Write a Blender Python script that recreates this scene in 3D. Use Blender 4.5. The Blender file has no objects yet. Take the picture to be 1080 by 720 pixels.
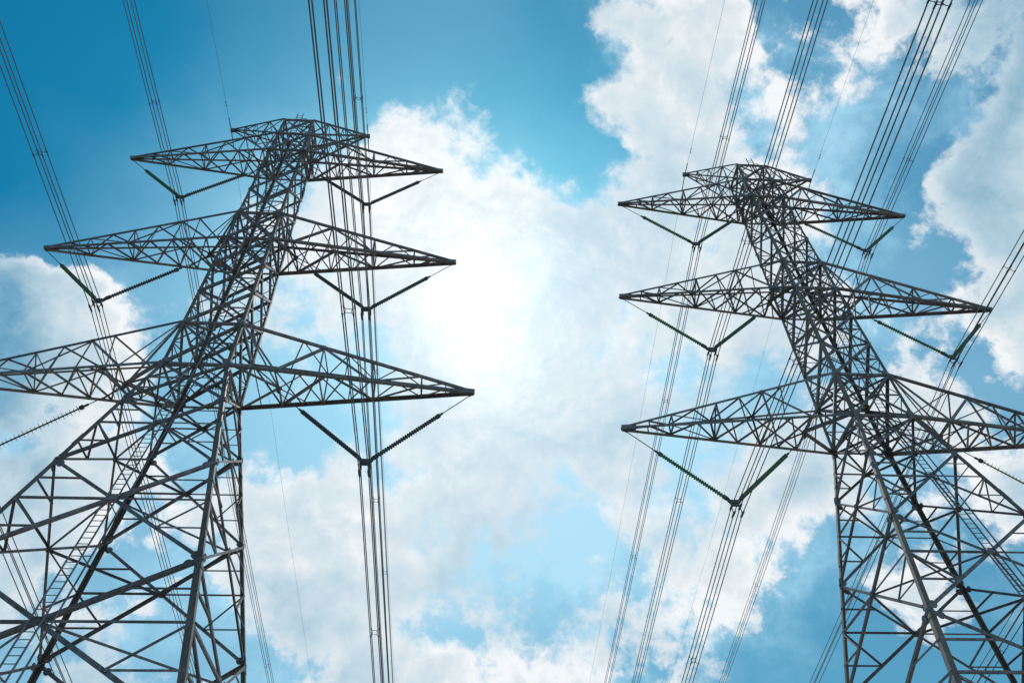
import bpy, bmesh, math, random
from mathutils import Vector, Matrix

random.seed(7)
SC = bpy.context.scene
COL = SC.collection
K = 0.75                       # survey units -> metres

# ------------------------------------------------------------------ camera
PITCH, ROLL = math.radians(47.197), math.radians(-1.8525)
FPX = 790.695                  # focal length in units of a 1080 wide picture
cam_d = bpy.data.cameras.new('camera')
cam_d.sensor_width = 36.0
cam_d.lens = FPX / 1080.0 * 36.0
cam_d.clip_start = 0.1
cam_d.clip_end = 20000.0
cam = bpy.data.objects.new('camera', cam_d)
COL.objects.link(cam)
EYE = Vector((0, 0, 1.6)) * K
F = Vector((0, math.cos(PITCH), math.sin(PITCH)))
R0 = Vector((1, 0, 0)); U0 = Vector((0, -math.sin(PITCH), math.cos(PITCH)))
cr, sr = math.cos(ROLL), math.sin(ROLL)
RV = R0 * cr + U0 * sr
UV = -R0 * sr + U0 * cr
cam.matrix_world = Matrix(((RV.x, UV.x, -F.x, EYE.x), (RV.y, UV.y, -F.y, EYE.y), (RV.z, UV.z, -F.z, EYE.z), (0, 0, 0, 1)))
SC.camera = cam

# ------------------------------------------------------------------ sun and exposure
SUN = Vector((-0.0341, 0.6499, 0.7592)).normalized()
sun_d = bpy.data.lights.new('sun', 'SUN')
sun_d.energy = 2.2
sun_d.angle = math.radians(0.6)
sun_d.color = (1.0, 0.94, 0.86)
sun = bpy.data.objects.new('sun', sun_d)
sun.rotation_euler = SUN.to_track_quat('Z', 'Y').to_euler()
sun.location = (0, 0, 120)
COL.objects.link(sun)
SC.view_settings.view_transform = 'Standard'
SC.view_settings.look = 'None'
SC.view_settings.exposure = 0.0
SC.view_settings.gamma = 1.0
SC.view_settings.use_curve_mapping = False

# ------------------------------------------------------------------ sky: Nishita blue with procedural cumulus
# cloud cover and cloud brightness over the dome, read as a coarse weather map round the sun
COVER = """
000001111000027787666777
000001000000017886666677
000001012332108886663699
000000336898212976543399
000000458999723999654479
101024678999868999765569
898005778999669989775468
999005787899987999876677
897014665789987666576767
784232343578986555577777
885342233578987788876677
787434887777767678864468
675445888655556777754334
776565897665556777543434
666544897777765567334344
554334568587765522231223
""".split()
LIGHT = """
777777777777777888777654
777777777888878888877654
777777778999878888887554
777777788999877788887656
777777889999977788887666
679777898999868888877767
589877888999768888877776
479877788899888888787777
379877777789988887777777
468777777778887766667776
578777777888877677776677
677777888888778877876677
777777888766678878876667
777777888766777888766666
666667788887777787666666
555566668687776666666666
""".split()
VEIL = """
000001112222111122222222
000001122222111122222222
000011233332211122222222
001123455554322222222222
001234566665433332222222
112345678888765544333332
223456789999876655444442
333456789999887666544333
333456788888887766554444
334456777778888887665544
444556777999999777665544
555556777999999776554444
555566777999999776332223
555566778888776762222222
555566778887655552222222
555555666665544431222222
""".split()
CELL = 45.0

def pix(d):
    z = d.dot(F)
    return 540 + FPX * d.dot(RV) / z, 360 - FPX * d.dot(UV) / z

def samp(g, px, py):
    x = min(max(px / CELL - 0.5, 0), 22.999); y = min(max(py / CELL - 0.5, 0), 14.999)
    i, j = int(x), int(y); a, b = x - i, y - j
    v = lambda r, c: int(g[r][c]) / 9.0
    return (v(j, i) * (1 - a) + v(j, i + 1) * a) * (1 - b) + (v(j + 1, i) * (1 - a) + v(j + 1, i + 1) * a) * b

SR = SUN.cross(Vector((0, 0, 1))).normalized()
SU = SR.cross(SUN).normalized()
world = bpy.data.worlds.new('World')
SC.world = world
world.use_nodes = True
NT = world.node_tree
NT.nodes.clear()

def N(kind, **kw):
    n = NT.nodes.new(kind)
    for k, v in kw.items(): setattr(n, k, v)
    return n

def put(sock, v):
    if hasattr(v, 'is_output'): NT.links.new(v, sock)
    elif v is not None: sock.default_value = v

def M(op, a, b=None, c=None, clamp=False):
    n = N('ShaderNodeMath', operation=op, use_clamp=clamp)
    put(n.inputs[0], a)
    if b is not None: put(n.inputs[1], b)
    if c is not None: put(n.inputs[2], c)
    return n.outputs[0]

def V(op, a, b=None, scale=None):
    n = N('ShaderNodeVectorMath', operation=op)
    put(n.inputs[0], a)
    if b is not None: put(n.inputs[1], b)
    if scale is not None: put(n.inputs[3], scale)
    return n.outputs['Value'] if op in ('DOT_PRODUCT', 'LENGTH', 'DISTANCE') else n.outputs[0]

def sstep(x, lo, hi, to=1.0):
    n = N('ShaderNodeMapRange', interpolation_type='SMOOTHSTEP')
    put(n.inputs[0], x); put(n.inputs[1], lo); put(n.inputs[2], hi); n.inputs[3].default_value = 0; n.inputs[4].default_value = to
    return n.outputs[0]

def mix(f, a, b, mode='MIX'):
    n = N('ShaderNodeMix', data_type='RGBA', blend_type=mode, clamp_factor=True)
    put(n.inputs[0], f); put(n.inputs[6], a); put(n.inputs[7], b)
    return n.outputs[2]

def noise(vec, scale, detail, rough, lac=2.0, dist=0.0, color=False):
    n = N('ShaderNodeTexNoise', noise_dimensions='3D')
    put(n.inputs['Vector'], vec)
    n.inputs['Scale'].default_value = scale; n.inputs['Detail'].default_value = detail
    n.inputs['Roughness'].default_value = rough; n.inputs['Lacunarity'].default_value = lac
    n.inputs['Distortion'].default_value = dist
    return n.outputs['Color' if color else 'Fac']

D = N('ShaderNodeTexCoord').outputs['Generated']
warp = V('SUBTRACT', noise(D, 9.0, 6, 0.6, color=True), (0.5, 0.5, 0.5))
DW = V('ADD', D, V('SCALE', warp, scale=0.10))
inv = M('DIVIDE', 1.0, M('MAXIMUM', V('DOT_PRODUCT', DW, tuple(SUN)), 0.2))
uu = M('MULTIPLY', V('DOT_PRODUCT', DW, tuple(SR)), inv)
vv = M('MULTIPLY', V('DOT_PRODUCT', DW, tuple(SU)), inv)
UA, UB, NU = -0.86, 0.86, 31
VA, VB, NV = -0.60, 0.60, 20
upos = M('DIVIDE', M('SUBTRACT', uu, UA), UB - UA, clamp=True)
vpos = M('MULTIPLY', M('DIVIDE', M('SUBTRACT', vv, VA), VB - VA, clamp=True), NV - 1.0)
acc = None
for r in range(NV):
    v = VA + (VB - VA) * r / (NV - 1)
    ramp = N('ShaderNodeValToRGB')
    cr_ = ramp.color_ramp
    cr_.interpolation = 'B_SPLINE'
    for c in range(NU):
        u = UA + (UB - UA) * c / (NU - 1)
        px, py = pix((SUN + SR * u + SU * v).normalized())
        p = c / (NU - 1.0)
        e = cr_.elements[0] if c == 0 else (cr_.elements[-1] if c == NU - 1 else cr_.elements.new(p))
        e.position = p
        e.color = (samp(COVER, px, py), samp(LIGHT, px, py), samp(VEIL, px, py), 1)
    put(ramp.inputs[0], upos)
    w = M('SUBTRACT', 1.0, M('ABSOLUTE', M('SUBTRACT', vpos, float(r))), clamp=True)
    t = V('SCALE', ramp.outputs[0], scale=w)
    acc = t if acc is None else V('ADD', acc, t)
sep = N('ShaderNodeSeparateXYZ'); put(sep.inputs[0], acc)
cover, bright, veil = sep.outputs[0], sep.outputs[1], sep.outputs[2]
wfine = V('SUBTRACT', noise(D, 26.0, 5, 0.55, color=True), (0.5, 0.5, 0.5))
DN = V('ADD', D, V('ADD', V('SCALE', warp, scale=0.035), V('SCALE', wfine, scale=0.012)))
def fbm(vec):
    return M('ADD', M('MULTIPLY', noise(vec, 8.5, 12, 0.60, 2.1), 0.75), M('MULTIPLY', noise(vec, 3.2, 3, 0.5), 0.25))
n1 = fbm(DN)
nearsun = M('EXPONENT', M('MULTIPLY', M('SUBTRACT', 1.0, V('DOT_PRODUCT', D, tuple(SUN))), -70.0))
e = M('ADD', M('MULTIPLY', M('ADD', cover, M('MULTIPLY', nearsun, 0.28)), 0.88), M('MULTIPLY', M('SUBTRACT', n1, 0.5), 2.9))
far = sstep(V('DOT_PRODUCT', D, tuple(SUN)), 0.94, 0.88)
dens = sstep(e, M('ADD', 0.33, M('MULTIPLY', far, 0.08)), M('SUBTRACT', 0.72, M('MULTIPLY', far, 0.09)))
def soft(vec): return noise(vec, 6.5, 4.5, 0.5, 2.1)
fine = M('SUBTRACT', n1, fbm(V('ADD', DN, V('SCALE', V('SUBTRACT', tuple(SUN), D), scale=0.04))))
relief = M('SUBTRACT', soft(DN), soft(V('ADD', DN, V('SCALE', V('SUBTRACT', tuple(SUN), D), scale=0.07))))
body = M('SUBTRACT', n1, 0.5)
edge = M('MULTIPLY', M('SUBTRACT', 1.0, sstep(e, 0.50, 0.90)), M('ADD', 0.15, M('MULTIPLY', far, 0.13)))
lum = M('ADD', M('ADD', M('SUBTRACT', bright, 0.06), edge), M('ADD', M('ADD', M('MULTIPLY', relief, 0.75), M('MULTIPLY', fine, 0.75)), M('MULTIPLY', body, 0.5)))
tone = N('ShaderNodeValToRGB')
tr = tone.color_ramp
tones = [(0.30, (.10, .30, .47)), (0.44, (.19, .41, .58)), (0.555, (.32, .51, .63)), (0.667, (.44, .61, .72)), (0.778, (.56, .70, .79)), (0.889, (.71, .79, .84)), (1.0, (.90, .93, .95))]
for i, (p, c) in enumerate(tones):
    el = tr.elements[0] if i == 0 else (tr.elements[-1] if i == len(tones) - 1 else tr.elements.new(p))
    el.position = p; el.color = (*c, 1)
put(tone.inputs[0], lum)
cloud_col = V('SCALE', tone.outputs[0], scale=10.0)
nish = N('ShaderNodeTexSky', sky_type='NISHITA')
nish.sun_disc = False
nish.sun_elevation = math.asin(SUN.z)
nish.sun_rotation = math.atan2(SUN.x, SUN.y)
nish.altitude = 100; nish.air_density = 1.0; nish.dust_density = 0.6; nish.ozone_density = 2.0
sepd = N('ShaderNodeSeparateXYZ'); put(sepd.inputs[0], D)
air = N('ShaderNodeMapRange'); put(air.inputs[0], sepd.outputs[2])
for i_, v_ in zip((1, 2, 3, 4), (0.38, 0.85, 0.52, 0.84)): air.inputs[i_].default_value = v_
blue = V('SCALE', V('MULTIPLY', nish.outputs[0], (0.05, 1.10, 1.28)), scale=air.outputs[0])
sd = V('DOT_PRODUCT', D, tuple(SUN))
off = M('SUBTRACT', 1.0, sd)
g1 = M('MULTIPLY', M('EXPONENT', M('MULTIPLY', off, -200.0)), 2.8)
g2 = M('MULTIPLY', M('EXPONENT', M('MULTIPLY', off, -24.0)), 1.15)
thin = M('MULTIPLY', sstep(noise(DN, 5.5, 9, 0.62), 0.42, 0.74), sstep(cover, 0.12, 0.5))
sky = mix(dens, mix(M('ADD', M('MULTIPLY', veil, 0.93), M('MULTIPLY', thin, 0.75), clamp=True), blue, (4.3, 7.4, 9.3, 1)), cloud_col)
gcol = V('ADD', V('SCALE', (1.0, 0.99, 0.97), scale=M('MULTIPLY', g1, M('MAXIMUM', M('MULTIPLY_ADD', M('SUBTRACT', n1, 0.5), 5.0, 1.0), 0.15))), V('SCALE', (0.82, 1.0, 1.05), scale=g2))
sky = V('ADD', sky, gcol)
bg = N('ShaderNodeBackground')
put(bg.inputs[0], sky)
bg.inputs[1].default_value = 0.1
out = N('ShaderNodeOutputWorld')
NT.links.new(bg.outputs[0], out.inputs[0])

# ------------------------------------------------------------------ materials
def mat(name, base, rough=0.6, metal=0.0, vary=0.25, scale=1.5, rust=None):
    m = bpy.data.materials.new(name)
    m.use_nodes = True
    nt = m.node_tree
    b = nt.nodes['Principled BSDF']
    tc = nt.nodes.new('ShaderNodeTexCoord')
    nz = nt.nodes.new('ShaderNodeTexNoise')
    nz.inputs['Scale'].default_value = scale; nz.inputs['Detail'].default_value = 6; nz.inputs['Roughness'].default_value = 0.65
    nt.links.new(tc.outputs['Object'], nz.inputs['Vector'])
    rp = nt.nodes.new('ShaderNodeValToRGB')
    rp.color_ramp.elements[0].position = 0.3; rp.color_ramp.elements[1].position = 0.72
    lo = [c * (1 - vary) for c in base]; hi = [min(1, c * (1 + vary)) for c in base]
    if rust: hi = rust
    rp.color_ramp.elements[0].color = (*lo, 1); rp.color_ramp.elements[1].color = (*hi, 1)
    nt.links.new(nz.outputs['Fac'], rp.inputs[0])
    # bars from different batches weather differently; rain leaves streaks and rust patches
    oi = nt.nodes.new('ShaderNodeObjectInfo')
    mr = nt.nodes.new('ShaderNodeMapRange'); mr.inputs[3].default_value = 1 - vary * .8; mr.inputs[4].default_value = 1 + vary * .8
    nt.links.new(oi.outputs['Random'], mr.inputs[0])
    mp = nt.nodes.new('ShaderNodeMapping'); mp.inputs['Scale'].default_value = (5, 5, .5)
    nt.links.new(tc.outputs['Object'], mp.inputs['Vector'])
    st = nt.nodes.new('ShaderNodeTexNoise'); st.inputs['Scale'].default_value = scale * 2; st.inputs['Detail'].default_value = 5
    nt.links.new(mp.outputs[0], st.inputs['Vector'])
    sr_ = nt.nodes.new('ShaderNodeMapRange'); sr_.inputs[1].default_value = .3; sr_.inputs[2].default_value = .7; sr_.inputs[3].default_value = 1 - vary; sr_.inputs[4].default_value = 1 + vary
    nt.links.new(st.outputs['Fac'], sr_.inputs[0])
    mu = nt.nodes.new('ShaderNodeMath'); mu.operation = 'MULTIPLY'
    nt.links.new(mr.outputs[0], mu.inputs[0]); nt.links.new(sr_.outputs[0], mu.inputs[1])
    sc = nt.nodes.new('ShaderNodeVectorMath'); sc.operation = 'SCALE'
    nt.links.new(rp.outputs[0], sc.inputs[0]); nt.links.new(mu.outputs[0], sc.inputs[3])
    nt.links.new(sc.outputs[0], b.inputs['Base Color'])
    b.inputs['Roughness'].default_value = rough
    b.inputs['Metallic'].default_value = metal
    return m

STEEL = mat('weathered_steel', (.215, .19, .20), .65, .15, .35, .9)
LEG = mat('leg_steel', (.19, .16, .158), .65, .15, .35, .6, rust=(.215, .165, .14))
GLASS = mat('insulator_glass', (.085, .10, .09), .5, 0, .2, 6)
GLASSG = mat('green_insulator_glass', (.09, .22, .11), .5, 0, .2, 6)
FITTING = mat('fitting_steel', (.09, .09, .095), .5, .5, .2, 5)
WIRE = mat('aluminium_strand', (.20, .20, .205), .6, .3, .2, 3)
CONC = mat('concrete', (.34, .33, .31), .9, 0, .2, 2)
GRASS = mat('dry_grass_ground', (.175, .16, .115), .95, 0, .45, .12)

# ------------------------------------------------------------------ mesh helpers (survey units in, metres out)
def link(name, bm, m, parent=None):
    me = bpy.data.meshes.new(name)
    bmesh.ops.scale(bm, vec=(K, K, K), verts=bm.verts)
    bm.normal_update()
    bm.to_mesh(me); bm.free()
    me.materials.append(m)
    o = bpy.data.objects.new(name, me)
    COL.objects.link(o)
    if parent: o.parent = parent
    return o

def empty(name, loc, rz, label, cat, group=None):
    o = bpy.data.objects.new(name, None)
    o.location = loc; o.rotation_euler = (0, 0, rz)
    o['label'] = label; o['category'] = cat
    if group: o['group'] = group
    COL.objects.link(o)
    return o

def extrude(bm, poly, p0, p1, u, v):
    A = [bm.verts.new(p0 + u * a + v * b) for a, b in poly]
    B = [bm.verts.new(p1 + u * a + v * b) for a, b in poly]
    n = len(poly)
    for i in range(n):
        bm.faces.new((A[i], A[(i + 1) % n], B[(i + 1) % n], B[i]))
    bm.faces.new(A[::-1]); bm.faces.new(B)

CNT = [0]
def angle(bm, p0, p1, w, n, lift=None):
    """an L-shaped rolled steel angle from p0 to p1, one flange lying in the face whose outward normal is n"""
    p0, p1, n = Vector(p0), Vector(p1), Vector(n)
    a = (p1 - p0).normalized()
    u = n.cross(a)
    if u.length < 1e-4: u = Vector((0.31, 0.7, 0.2)).cross(a)
    u.normalize(); v = a.cross(u).normalized()
    if v.dot(n) < 0: v = -v; u = -u
    if lift is None:
        CNT[0] += 1; lift = (CNT[0] % 9 - 4) * 0.007
    t = max(0.018, w * 0.13); h = w / 2
    p0 = p0 + v * lift; p1 = p1 + v * lift
    extrude(bm, [(-h, 0), (h, 0), (h, -t), (-h + t, -t), (-h + t, -w), (-h, -w)], p0, p1, u, v)

def plate(bm, c, n, size, thick=0.03):
    c, n = Vector(c), Vector(n).normalized()
    u = n.orthogonal().normalized(); v = n.cross(u)
    CNT[0] += 1
    c = c + n * ((CNT[0] % 5) * 0.004)
    s = size / 2
    k = s * 0.45
    extrude(bm, [(-s, -k), (-k, -s), (k, -s), (s, -k), (s, k), (k, s), (-k, s), (-s, k)], c - n * thick / 2, c + n * thick / 2, u, v)

def tube(bm, pts, r, seg=6):
    pts = [Vector(p) for p in pts]
    rings = []
    for i, p in enumerate(pts):
        a = (pts[min(i + 1, len(pts) - 1)] - pts[max(i - 1, 0)]).normalized()
        u = a.cross(Vector((0, 0, 1)))
        if u.length < 1e-3: u = a.cross(Vector((0, 1, 0)))
        u.normalize(); v = u.cross(a)
        rr = r[i] if isinstance(r, (list, tuple)) else r
        rings.append([bm.verts.new(p + (u * math.cos(2 * math.pi * k / seg) + v * math.sin(2 * math.pi * k / seg)) * rr) for k in range(seg)])
    for A, B in zip(rings, rings[1:]):
        for k in range(seg):
            bm.faces.new((A[k], A[(k + 1) % seg], B[(k + 1) % seg], B[k]))
    bm.faces.new(rings[0][::-1]); bm.faces.new(rings[-1])

# ------------------------------------------------------------------ the ground
TA = Vector((-22.662, 39.022, 0)); TB = Vector((27.907, 45.834, -0.997))
YAWA, YAWB = 0.0834, 0.0867
def gz(x, y):
    z = -0.0197 * (x - TA.x)
    yy = y - 42
    if yy > 25: z -= 0.13 * (yy - 25) * min(1, 220 / max(yy, 1))
    if yy < -70: z += 0.05 * min(-70 - yy, 300)
    k = min(1.0, max(0.0, (abs(yy) - 30) / 80.0))
    return z + k * (1.2 * math.sin(x * 0.021) + 0.9 * math.sin(y * 0.017 + x * 0.008))
bm = bmesh.new()
xs = [-6000, -3000, -1500, -800, -500] + list(range(-360, 361, 12)) + [500, 800, 1500, 3000, 6000]
ys = [-6000, -3000, -1500, -800, -500] + list(range(-360, 481, 12)) + [640, 900, 1500, 3000, 6000]
G = [[bm.verts.new((x, y, gz(max(-360, min(360, x)), max(-360, min(480, y))))) for x in xs] for y in ys]
for j in range(len(ys) - 1):
    for i in range(len(xs) - 1):
        bm.faces.new((G[j][i], G[j][i + 1], G[j + 1][i + 1], G[j + 1][i]))
g = link('ground', bm, GRASS)
g['kind'] = 'structure'

# ------------------------------------------------------------------ lattice pylon
H = dict(low=40.0, mid=55.964, top=71.821, ew=78.876)
ARM = dict(low=(40.0, 44.5, 19.762, (.18, .36, .58, .79)), mid=(55.964, 60.0, 17.882, (.11, .30, .55, .78)), top=(71.821, 75.5, 15.992, (.04, .22, .50, .75)))
def hw(z):
    if z <= 40: return 2.35 + .215 * (40 - z)
    for (z0, w0), (z1, w1) in (((40, 2.35), (56, 1.98)), ((56, 1.98), (71.8, 1.8)), ((71.8, 1.8), (79, 1.6))):
        if z <= z1: return w0 + (w1 - w0) * (z - z0) / (z1 - z0)
    return 1.6
LOW = [0.4, 13.6, 22.3, 29.6, 35.8, 40.0]
CAGE = [40, 44.5, 48.3, 52.1, 55.964, 60, 64, 67.9, 71.821, 75.5, 78.876]
FACES = (((-1, -1), (1, -1), (0, -1, 0)), ((1, 1), (-1, 1), (0, 1, 0)), ((-1, 1), (-1, -1), (-1, 0, 0)), ((1, -1), (1, 1), (1, 0, 0)))

def corner(s, z): w = hw(z); return Vector((s[0] * w, s[1] * w, z))
def lerp(a, b, t): return a + (b - a) * t

def leg_mesh(s):
    bm = bmesh.new()
    for z0, z1, w in ((0.3, 22.3, .33), (22.3, 40, .29), (40, 60, .25), (60, 78.876, .22)):
        a, b = corner(s, z0), corner(s, z1)
        u, v = Vector((-s[0], 0, 0)), Vector((0, -s[1], 0))
        t = w * .13
        extrude(bm, [(0, 0), (w, 0), (w, t), (t, t), (t, w), (0, w)], a, b, u, v)
    for z in (10, 22.3, 31.5, 40, 50, 60, 69):           # splice covers
        a, b = corner(s, z - .5), corner(s, z + .5)
        o = Vector((s[0], s[1], 0)) * .012
        w, t = .30 if z < 41 else .24, .04
        extrude(bm, [(-.02, -.02), (w, -.02), (w, 0), (0, 0), (0, w), (-.02, w)], a + o * .2, b + o * .2, Vector((-s[0], 0, 0)), Vector((0, -s[1], 0)))
    return bm

def w1_(z0, z1): return hw(z0) / (hw(z0) + hw(z1))

def lower_face(f, tower):
    a, b, n = f
    N3 = Vector(n)
    bm = bmesh.new()
    for i in range(len(LOW) - 1):
        z0, z1 = LOW[i], LOW[i + 1]
        A0, B0, A1, B1 = corner(a, z0), corner(b, z0), corner(a, z1), corner(b, z1)
        w = (.24, .23, .20, .18, .17)[i]
        if abs(n[0]) > .5: w *= .82
        for P, Q, lf in ((A0, B1, .05), (B0, A1, -.06)):
            db = bmesh.new(); angle(db, P, Q, w, n, lf)
            plate(db, lerp(P, Q, .04) + N3 * (lf - .02), n, .44); plate(db, lerp(P, Q, .96) + N3 * (lf - .02), n, .44)
            if lf > 0: plate(db, lerp(P, Q, w1_(z0, z1)) + N3 * .02, n, .42)
            link('diagonal_brace', db, STEEL, tower)
        t = (B1 - A1).length / ((B1 - A1).length + (B0 - A0).length)
        X = lerp(A1, B0, t)
        r = (.17, .14, .12, .105, .09)[i]
        for P0, P1 in ((A0, A1), (B0, B1)):
            Mz = lerp(P0, P1, (X.z - P0.z) / (P1.z - P0.z))
            Dl = lerp(P0, X, .5); Du = lerp(P1, X, .5)
            ql = lerp(P0, Mz, .5); qu = lerp(P1, Mz, .5)
            jobs = [(Mz, X, r), (Mz, Dl, r), (ql, Dl, r * .8)] + ([(qu, Du, r * .8)] if i < 4 else [])
            for p, q, ww in jobs:
                if i in (1, 2, 3):
                    sb = bmesh.new(); angle(sb, p, q, ww, n); link('secondary_brace', sb, STEEL, tower)
                else: angle(bm, p, q, ww, n)
    so = link('secondary_braces', bm, STEEL, tower); so['kind'] = 'stuff'

def cage_face(f, tower):
    a, b, n = f
    N3 = Vector(n)
    for i in range(len(CAGE) - 1):
        bm = bmesh.new()
        z0, z1 = CAGE[i], CAGE[i + 1]
        A0, B0, A1, B1 = corner(a, z0), corner(b, z0), corner(a, z1), corner(b, z1)
        w = .21 if z0 < 60 else .17
        main = i in (0, 1, 4, 5, 8, 9)
        angle(bm, A0, B1, w, n, .04); angle(bm, B0, A1, w, n, -.05)
        X = (A0 + B0 + A1 + B1) / 4
        plate(bm, X + N3 * .03, n, .36)
        angle(bm, X, lerp(B0, B1, .5), .09, n)
        if main: angle(bm, A0, B0, .20, n)
        if i == len(CAGE) - 2: angle(bm, A1, B1, .20, n)
        for P in (A0, B0): plate(bm, lerp(P, X, .12) + N3 * .04, n, .48 if main else .32)
        for P0, P1 in ((A0, A1), (B0, B1)):
            m = lerp(P0, P1, .5); angle(bm, m, lerp(P0, X, .5), .08, n); angle(bm, m, lerp(P1, X, .5), .08, n)
        link('cage_panel', bm, STEEL, tower)

def diaphragm(z):
    bm = bmesh.new()
    c = [corner(s, z) for s in ((-1, -1), (1, -1), (1, 1), (-1, 1))]
    up = (0, 0, 1)
    angle(bm, c[0], c[2], .14, up, .06); angle(bm, c[1], c[3], .14, up, -.08)
    mids = [lerp(c[i], c[(i + 1) % 4], .5) for i in range(4)]
    for i in range(4): angle(bm, mids[i], mids[(i + 1) % 4], .13, up)
    return bm

def hip_frame(z0, z1):
    w0, w1 = hw(z0), hw(z1)
    z = z1 - (z1 - z0) * w1 / (w0 + w1)
    w = hw(z)
    m = [Vector(p) for p in ((0, -w, z), (w, 0, z), (0, w, z), (-w, 0, z))]
    bm = bmesh.new()
    for i in range(4): angle(bm, m[i], m[(i + 1) % 4], .13, (0, 0, 1))
    return bm

def cross_arm(tower, key, s):
    h, hu, l, st = ARM[key]
    w0, w1 = hw(h), hw(hu)
    tip = Vector((s * l, 0, h))
    base = dict(nb=Vector((s * w0, -w0, h)), fb=Vector((s * w0, w0, h)), nt=Vector((s * w1, -w1, hu)), ft=Vector((s * w1, w1, hu)))
    end = dict(nb=tip + Vector((-s * .3, -.12, 0)), fb=tip + Vector((-s * .3, .12, 0)), nt=tip + Vector((-s * .3, -.10, .16)), ft=tip + Vector((-s * .3, .10, .16)))
    P = lambda c, t: lerp(base[c], end[c], t)
    near, far, dn, up = (0, -1, 0), (0, 1, 0), (0, 0, -1), (0, 0, 1)
    bm = bmesh.new()
    s1, s2, s3, s4 = st
    for b, t, n in (('nb', 'nt', near), ('fb', 'ft', far)):
        angle(bm, P(t, 0), P(b, s1), .12, n)
        angle(bm, P(b, s1), P(t, s2), .19, n)
        angle(bm, P(t, s2), P(b, s2), .12, n)
        angle(bm, P(t, s2), P(b, s3), .14, n)
        angle(bm, P(t, s3), P(b, s3), .13, n)
        angle(bm, P(t, (s2 + s3) / 2), P(b, (s2 + s3) / 2), .08, n)
        angle(bm, P(b, s3), P(t, s4), .11, n)
        angle(bm, P(t, s4), P(b, s4), .10, n)
        angle(bm, P(b, s4), P(t, (s4 + 1) / 2), .08, n)
        angle(bm, P(t, (s4 + 1) / 2), P(b, (s4 + 1) / 2), .08, n)
        angle(bm, P(t, 0), P(b, s1 * .5), .09, n)
        for q in (s1, s2, s3): plate(bm, P(b, q), n, .34)
        plate(bm, P(t, s2), n, .34)
    # bottom plan bracing
    hang = Vector((s * (w0 + (l - w0) * s1), 0, h))
    angle(bm, P('nb', 0), hang, .22, dn); angle(bm, P('fb', 0), hang, .22, dn)
    angle(bm, P('nb', s1), hang, .13, dn); angle(bm, P('fb', s1), hang, .13, dn)
    angle(bm, hang, P('fb', s2 * .85), .10, dn); angle(bm, hang, P('nb', s2 * .85), .10, dn)
    if key != 'top':
        angle(bm, hang, P('nt', 0), .12, near); angle(bm, hang, P('ft', 0), .12, far)
    plate(bm, hang, dn, .45)
    for c0, c1, n, w in (('nb', 'fb', dn, .12), ('nt', 'ft', up, .10)):
        ts = [s1, (s1 + s2) / 2, s2, (s2 + s3) / 2, s3, (s3 + s4) / 2, s4, (s4 + 1) / 2]
        for i in range(len(ts) - 1):
            a, b = (c0, c1) if i % 2 else (c1, c0)
            angle(bm, P(a, ts[i]), P(b, ts[i + 1]), w, n)
            if i < 4 and c0 == 'nb': angle(bm, P(b, ts[i]), P(a, ts[i + 1]), w, n)
        for q in (s2, s3, s4): angle(bm, P(c0, q), P(c1, q), w, n)
    # inner frame of the deepest panels
    for q in (s3,):
        angle(bm, P('nb', q), P('ft', q), .10, (1, 0, 0)); angle(bm, P('fb', q), P('nt', q), .10, (1, 0, 0))
    arm = link('crossarm', bm, STEEL, tower)
    for c, n, w in (('nb', near, .23), ('fb', far, .25), ('nt', near, .20), ('ft', far, .19)):
        cb = bmesh.new()
        angle(cb, base[c], end[c], w, n, .06)
        link('chord', cb, STEEL, arm)
    tb = bmesh.new()
    c = tip + Vector((-s * .35, 0, .04))
    u, v = Vector((s, 0, 0)), Vector((0, 0, 1))
    for y in (-.17, .14):
        extrude(tb, [(-.75, -.14), (.3, -.16), (.42, -.02), (.42, .22), (.3, .24), (-.75, .36)], c + Vector((0, y, 0)), c + Vector((0, y + .035, 0)), u, v)
    extrude(tb, [(-.1, -.14), (.36, -.14), (.36, .16), (-.1, .16)], c + Vector((0, -.13, 0)), c + Vector((0, .137, 0)), u, v)
    link('tip_plate', tb, STEEL, arm)
    hb = bmesh.new()
    extrude(hb, [(-.18, 0), (.18, 0), (.12, -.34), (-.12, -.34)], hang + Vector((0, -.03, -.03)), hang + Vector((0, .03, -.03)), u, v)
    link('hanger', hb, STEEL, arm)
    return arm

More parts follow.
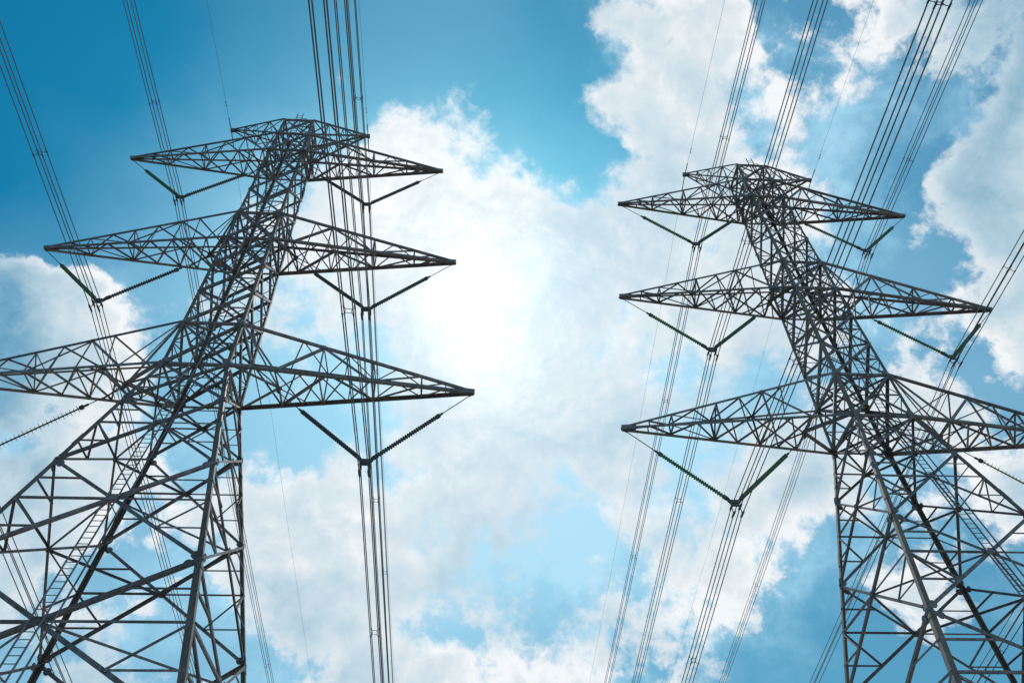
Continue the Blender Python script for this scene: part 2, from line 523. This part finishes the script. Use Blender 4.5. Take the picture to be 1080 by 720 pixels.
def peak_arm(tower, s):
    h, l = 78.876, 7.406
    tip = Vector((s * l, 0, h - .02))
    base = dict(nt=corner((s, -1), h), ft=corner((s, 1), h), nb=corner((s, -1), 75.5), fb=corner((s, 1), 75.5))
    end = {k: tip + Vector((-s * .2, (-.08 if k[0] == 'n' else .08), (.08 if k[1] == 't' else -.08))) for k in base}
    P = lambda c, t: lerp(base[c], end[c], t)
    bm = bmesh.new()
    for b, t, n in (('nb', 'nt', (0, -1, 0)), ('fb', 'ft', (0, 1, 0))):
        for i, q in enumerate((.28, .55, .78)):
            pq = (0, .28, .55)[i]
            angle(bm, P(t, q), P(b, q), .08, n)
            angle(bm, P(t, pq), P(b, q), .10, n)
            if i == 0: angle(bm, P(b, pq), P(t, q), .10, n)
    for c0, c1, n in (('nt', 'ft', (0, 0, 1)), ('nb', 'fb', (0, 0, -1))):
        for i, q in enumerate((.28, .55, .78)):
            pq = (0, .28, .55)[i]
            angle(bm, P(c0, q), P(c1, q), .08, n); angle(bm, P(c0 if i % 2 else c1, pq), P(c1 if i % 2 else c0, q), .09, n)
    arm = link('earth_wire_arm', bm, STEEL, tower)
    for c, n in (('nb', (0, -1, 0)), ('fb', (0, 1, 0)), ('nt', (0, -1, 0)), ('ft', (0, 1, 0))):
        cb = bmesh.new(); angle(cb, base[c], end[c], .17, n, .05); link('chord', cb, STEEL, arm)
    tb = bmesh.new()
    for y in (-.13, .1):
        extrude(tb, [(-.5, -.14), (.14, -.42), (.3, -.42), (.3, .2), (-.5, .16)], tip + Vector((-s * .1, y, 0)), tip + Vector((-s * .1, y + .03, 0)), Vector((s, 0, 0)), Vector((0, 0, 1)))
    link('tip_plate', tb, STEEL, arm)

def ladder(tower):
    p = lambda z, x: Vector((x, -hw(z) - .10, z))
    bm = bmesh.new()
    zs = [2.0, 13.6, 22.3, 29.6, 35.8, 40.0, 56, 71.8, 78.9, 80.1]
    for x in (-.30, .30):
        for z0, z1 in zip(zs, zs[1:]):
            extrude(bm, [(-.035, -.035), (.035, -.035), (.035, .035), (-.035, .035)], p(z0, x), p(z1, x), Vector((1, 0, 0)), Vector((0, 1, 0)))
    o = link('ladder', bm, STEEL, tower)
    rest = bmesh.new()
    z = 2.3; k = 0
    while z < 79.6:
        if z > 16 and k < 98:
            bm = bmesh.new(); tube(bm, [p(z, -.3), p(z, .3)], .024, 5); link('rung', bm, STEEL, o); k += 1
        else: tube(rest, [p(z, -.3), p(z, .3)], .024, 5)
        z += .40
    ro = link('rungs', rest, STEEL, o); ro['kind'] = 'stuff'
    bm = bmesh.new()
    for z0, z1 in zip(zs[:-1], zs[1:-1]):
        tube(bm, [p(z0, .78), p(z1, .78)], .05, 5)
    for z in zs[1:-1]: tube(bm, [p(z, .3), p(z, .78)], .03, 5)
    link('cable_duct', bm, STEEL, o)

def tower(loc, yaw, label):
    t = empty('transmission_tower', loc * K, yaw, label, 'pylon', 'lattice pylons')
    for s in ((-1, -1), (1, -1), (1, 1), (-1, 1)):
        lg = link('leg', leg_mesh(s), LEG, t)
        fb = bmesh.new()
        c = corner(s, .3)
        pts = [(-.9, -.9), (.9, -.9), (.9, .9), (-.9, .9)]
        q0 = [fb.verts.new((c.x + a, c.y + b, -3.0)) for a, b in pts]; q1 = [fb.verts.new((c.x + a * .6, c.y + b * .6, .35)) for a, b in pts]
        for i in range(4): fb.faces.new((q0[i], q0[(i + 1) % 4], q1[(i + 1) % 4], q1[i]))
        fb.faces.new(q1)
        link('footing', fb, CONC, lg)
    for f in FACES: lower_face(f, t)
    for f in FACES: cage_face(f, t)
    for z in (40, 44.5, 55.964, 60, 71.821, 75.5, 78.876): link('diaphragm', diaphragm(z), STEEL, t)
    for z0, z1 in zip(LOW[1:-1], LOW[2:]): link('hip_bracing', hip_frame(z0, z1), STEEL, t)
    for k in ('low', 'mid', 'top'):
        for s in (-1, 1): cross_arm(t, k, s)
    for s in (-1, 1): peak_arm(t, s)
    ladder(t)
    return t

def kids(o): return [c for c in bpy.data.objects if c.parent == o]
def copy_tree(o, parent=None):
    ch = kids(o)
    c = o.copy()
    COL.objects.link(c)
    c.parent = parent
    for k in ch: copy_tree(k, c)
    return c

pa = tower(TA, YAWA, 'larger grey lattice pylon, nearer the camera, its outer lower arm running out of view')
pb = copy_tree(pa)
pb.location = TB * K; pb.rotation_euler = (0, 0, YAWB)
pb['label'] = 'smaller grey lattice pylon standing farther back, leaning the opposite way in view'

# ------------------------------------------------------------------ V insulators and conductors
YD = dict(low=6.482, mid=6.619, top=6.713); YO = dict(low=12.581, mid=10.78, top=8.929)
def insulator_limb(root, a, b, m, fins, LINK):
    """a: hanging point on the arm, b: yoke; link rod first, then the insulator stack"""
    d = (b - a).normalized()
    L = (b - a).length
    p = a + d * LINK
    q = b - d * .25
    n = 30 if not fins else 24
    bm = bmesh.new()
    pts, rad = [], []
    ln = (q - p).length
    for i in range(n):
        t0 = i / n; st = ln / n
        if fins:
            R1 = .27 if i % 2 else .19
            prof = ((0, .055), (.42, .06), (.46, R1), (.54, R1 * .96), (.60, .06))
        else:
            prof = ((0, .095), (.18, .10), (.3, .16), (.62, .175), (.7, .12), (.98, .095))
        for f, r in prof: pts.append(p + d * (ln * t0 + st * f)); rad.append(r)
    tube(bm, pts, rad, 12)
    o = link('insulator', bm, m, root)
    bm = bmesh.new()
    tube(bm, [a, p], .035, 6)
    for c in (a + d * .15, p - d * .2): tube(bm, [c - d * .16, c - d * .12, c + d * .12, c + d * .16], [.05, .085, .085, .05], 8)
    link('link_rod', bm, FITTING, o)
    bm = bmesh.new()
    tube(bm, [p - d * .05, p, p + d * .22, p + d * .3], [.08, .17, .17, .1], 8)
    link('end_cap', bm, FITTING, o)
    bm = bmesh.new()
    tube(bm, [q - d * .3, q - d * .22, q + d * .05, b], [.1, .16, .15, .07], 8)
    link('end_cap', bm, FITTING, o)

OFF = [(sx * .31, sz * .31 - .75) for sx in (-1, 1) for sz in (-1, 1)]
def v_string(T, yaw, key, s, label, fins, greens):
    t = empty('insulator_string', (T + Vector((math.cos(yaw) * s * YO[key], math.sin(yaw) * s * YO[key], H[key] - YD[key]))) * K, yaw, label, 'insulator', 'V insulators hanging from the pylons')
    half = ARM[key][2] - .1 - YO[key]
    yk = Vector((0, 0, 0))
    insulator_limb(t, Vector((s * half, 0, YD[key] - .1)), yk + Vector((s * .30, 0, .05)), GLASSG if greens[0] else GLASS, fins, 3.2)
    insulator_limb(t, Vector((-s * (half + .1), 0, YD[key] - .3)), yk + Vector((-s * .30, 0, .05)), GLASSG if greens[1] else GLASS, fins, 2.9)
    bm = bmesh.new()
    for y in (-.06, .03):
        extrude(bm, [(-.42, .12), (.42, .12), (.5, .0), (.2, -.36), (-.2, -.36), (-.5, .0)], Vector((0, y, 0)), Vector((0, y + .03, 0)), Vector((1, 0, 0)), Vector((0, 0, 1)))
    extrude(bm, [(-.36, -.30), (.36, -.30), (.36, -.42), (-.36, -.42)], Vector((0, -.025, 0)), Vector((0, .025, 0)), Vector((1, 0, 0)), Vector((0, 0, 1)))
    link('yoke_plate', bm, FITTING, t)
    for sx in (-1, 1):
        bm = bmesh.new()
        tube(bm, [(sx * .31, 0, -.36), (sx * .31, 0, -1.1)], .035, 6)
        for z in (-.44, -1.06):
            tube(bm, [(sx * .31, -.42, z - .03), (sx * .31, -.2, z), (sx * .31, .2, z), (sx * .31, .42, z - .03)], [.05, .085, .085, .05], 8)
        link('clamp', bm, FITTING, t)
    return t

KF, KN = 0.205, -0.055
def run(x, z, ya, yb, n=60):
    pts = []
    for i in range(n + 1):
        f = i / n
        y = ya + (yb - ya) * f
        if y >= 0: zz = z - KF * y + 0.00022 * y * y
        else: zz = z - KN * (-y) + 0.00010 * y * y if False else z + (-KN) * (-y) + 0.00012 * y * y
        pts.append(Vector((x, y, zz)))
    return pts

def bundle(T, yaw, key, s, label):
    t = empty('conductor_bundle', (T + Vector((math.cos(yaw) * s * YO[key], math.sin(yaw) * s * YO[key], H[key] - YD[key]))) * K, yaw, label, 'power line', 'four-wire conductor bundles')
    for x, z in OFF:
        bm = bmesh.new()
        tube(bm, run(x, z, -330, 0, 70)[:-1] + run(x, z, 0, 330, 70), .038, 6)
        link('conductor', bm, WIRE, t)
    rnd = random.Random(hash_(label))
    ysp = []
    y = -9 - rnd.random() * 6
    while y > -200: ysp.append(y); y -= 17 + rnd.random() * 9
    y = 14 + rnd.random() * 8
    while y < 250: ysp.append(y); y += 24 + rnd.random() * 10
    for y in ysp:
        z = run(0, 0, y, y, 1)[0].z
        bm = bmesh.new()
        c = [(a, b) for a, b in OFF]
        for i, j in ((0, 1), (1, 3), (3, 2), (2, 0)):
            (x0, z0), (x1, z1) = c[i], c[j]
            tube(bm, [(x0 * .55, y, z + (z0 + .75) * .55 - .75), (x1 * .55, y, z + (z1 + .75) * .55 - .75)], .02, 5)
        for x0, z0 in c:
            tube(bm, [(x0, y - .14, z + z0 + .14 * (KF if y > 0 else KN)), (x0, y + .14, z + z0 - .14 * (KF if y > 0 else KN))], .05, 6)
            tube(bm, [(x0 * .55, y, z + (z0 + .75) * .55 - .75), (x0, y, z + z0)], .02, 5)
        link('spacer', bm, FITTING, t)
    return t

def hash_(s):
    h = 7
    for ch in s: h = (h * 31 + ord(ch)) % 1000003
    return h

def earth_wire(T, yaw, s, label):
    t = empty('earth_wire', (T + Vector((math.cos(yaw) * s * 7.45, math.sin(yaw) * s * 7.45, H['ew'] - .45))) * K, yaw, label, 'earth wire', 'earth wires on the pylon peaks')
    bm = bmesh.new()
    tube(bm, run(0, 0, -330, 0, 70)[:-1] + run(0, 0, 0, 330, 70), .014, 6)
    link('wire', bm, WIRE, t)
    bm = bmesh.new()
    tube(bm, run(0, 0, -1.6, 0, 8)[:-1] + run(0, 0, 0, 1.6, 8), .05, 6)
    tube(bm, [(0, -.03, 0), (0, .03, .3)], .05, 6)
    link('suspension_clamp', bm, FITTING, t)
    for y in (-3.2, 3.0):
        z = run(0, 0, y, y, 1)[0].z
        bm = bmesh.new()
        tube(bm, [(0, y - .28, z - .14), (0, y - .14, z - .14), (0, y + .14, z - .14), (0, y + .28, z - .14)], [.06, .02, .02, .06], 6)
        tube(bm, [(0, y, z), (0, y, z - .14)], .025, 5)
        link('damper', bm, FITTING, t)

NAMES = {'low': 'lowest', 'mid': 'middle', 'top': 'upper'}
for who, T, yaw, inner in (('larger', TA, YAWA, 1), ('smaller', TB, YAWB, -1)):
    other = 'smaller' if who == 'larger' else 'larger'
    for key in ('low', 'mid', 'top'):
        for s in (-1, 1):
            side = f'side towards the {other} pylon' if s == inner else f'side away from the {other} pylon'
            fins = key == 'low' and s != inner
            v_string(T, yaw, key, s, f'dark V insulator under the {who} pylon\'s {NAMES[key]} arm, {side}', fins, (who == 'smaller' or s != inner, who == 'smaller'))
            bundle(T, yaw, key, s, f'four parallel wires clamped under the {who} pylon\'s {NAMES[key]} arm, {side}')
    for s in (-1, 1):
        side = f'side towards the {other} pylon' if s == inner else f'side away from the {other} pylon'
        earth_wire(T, yaw, s, f'single thin wire on the {who} pylon\'s peak tip, {side}')
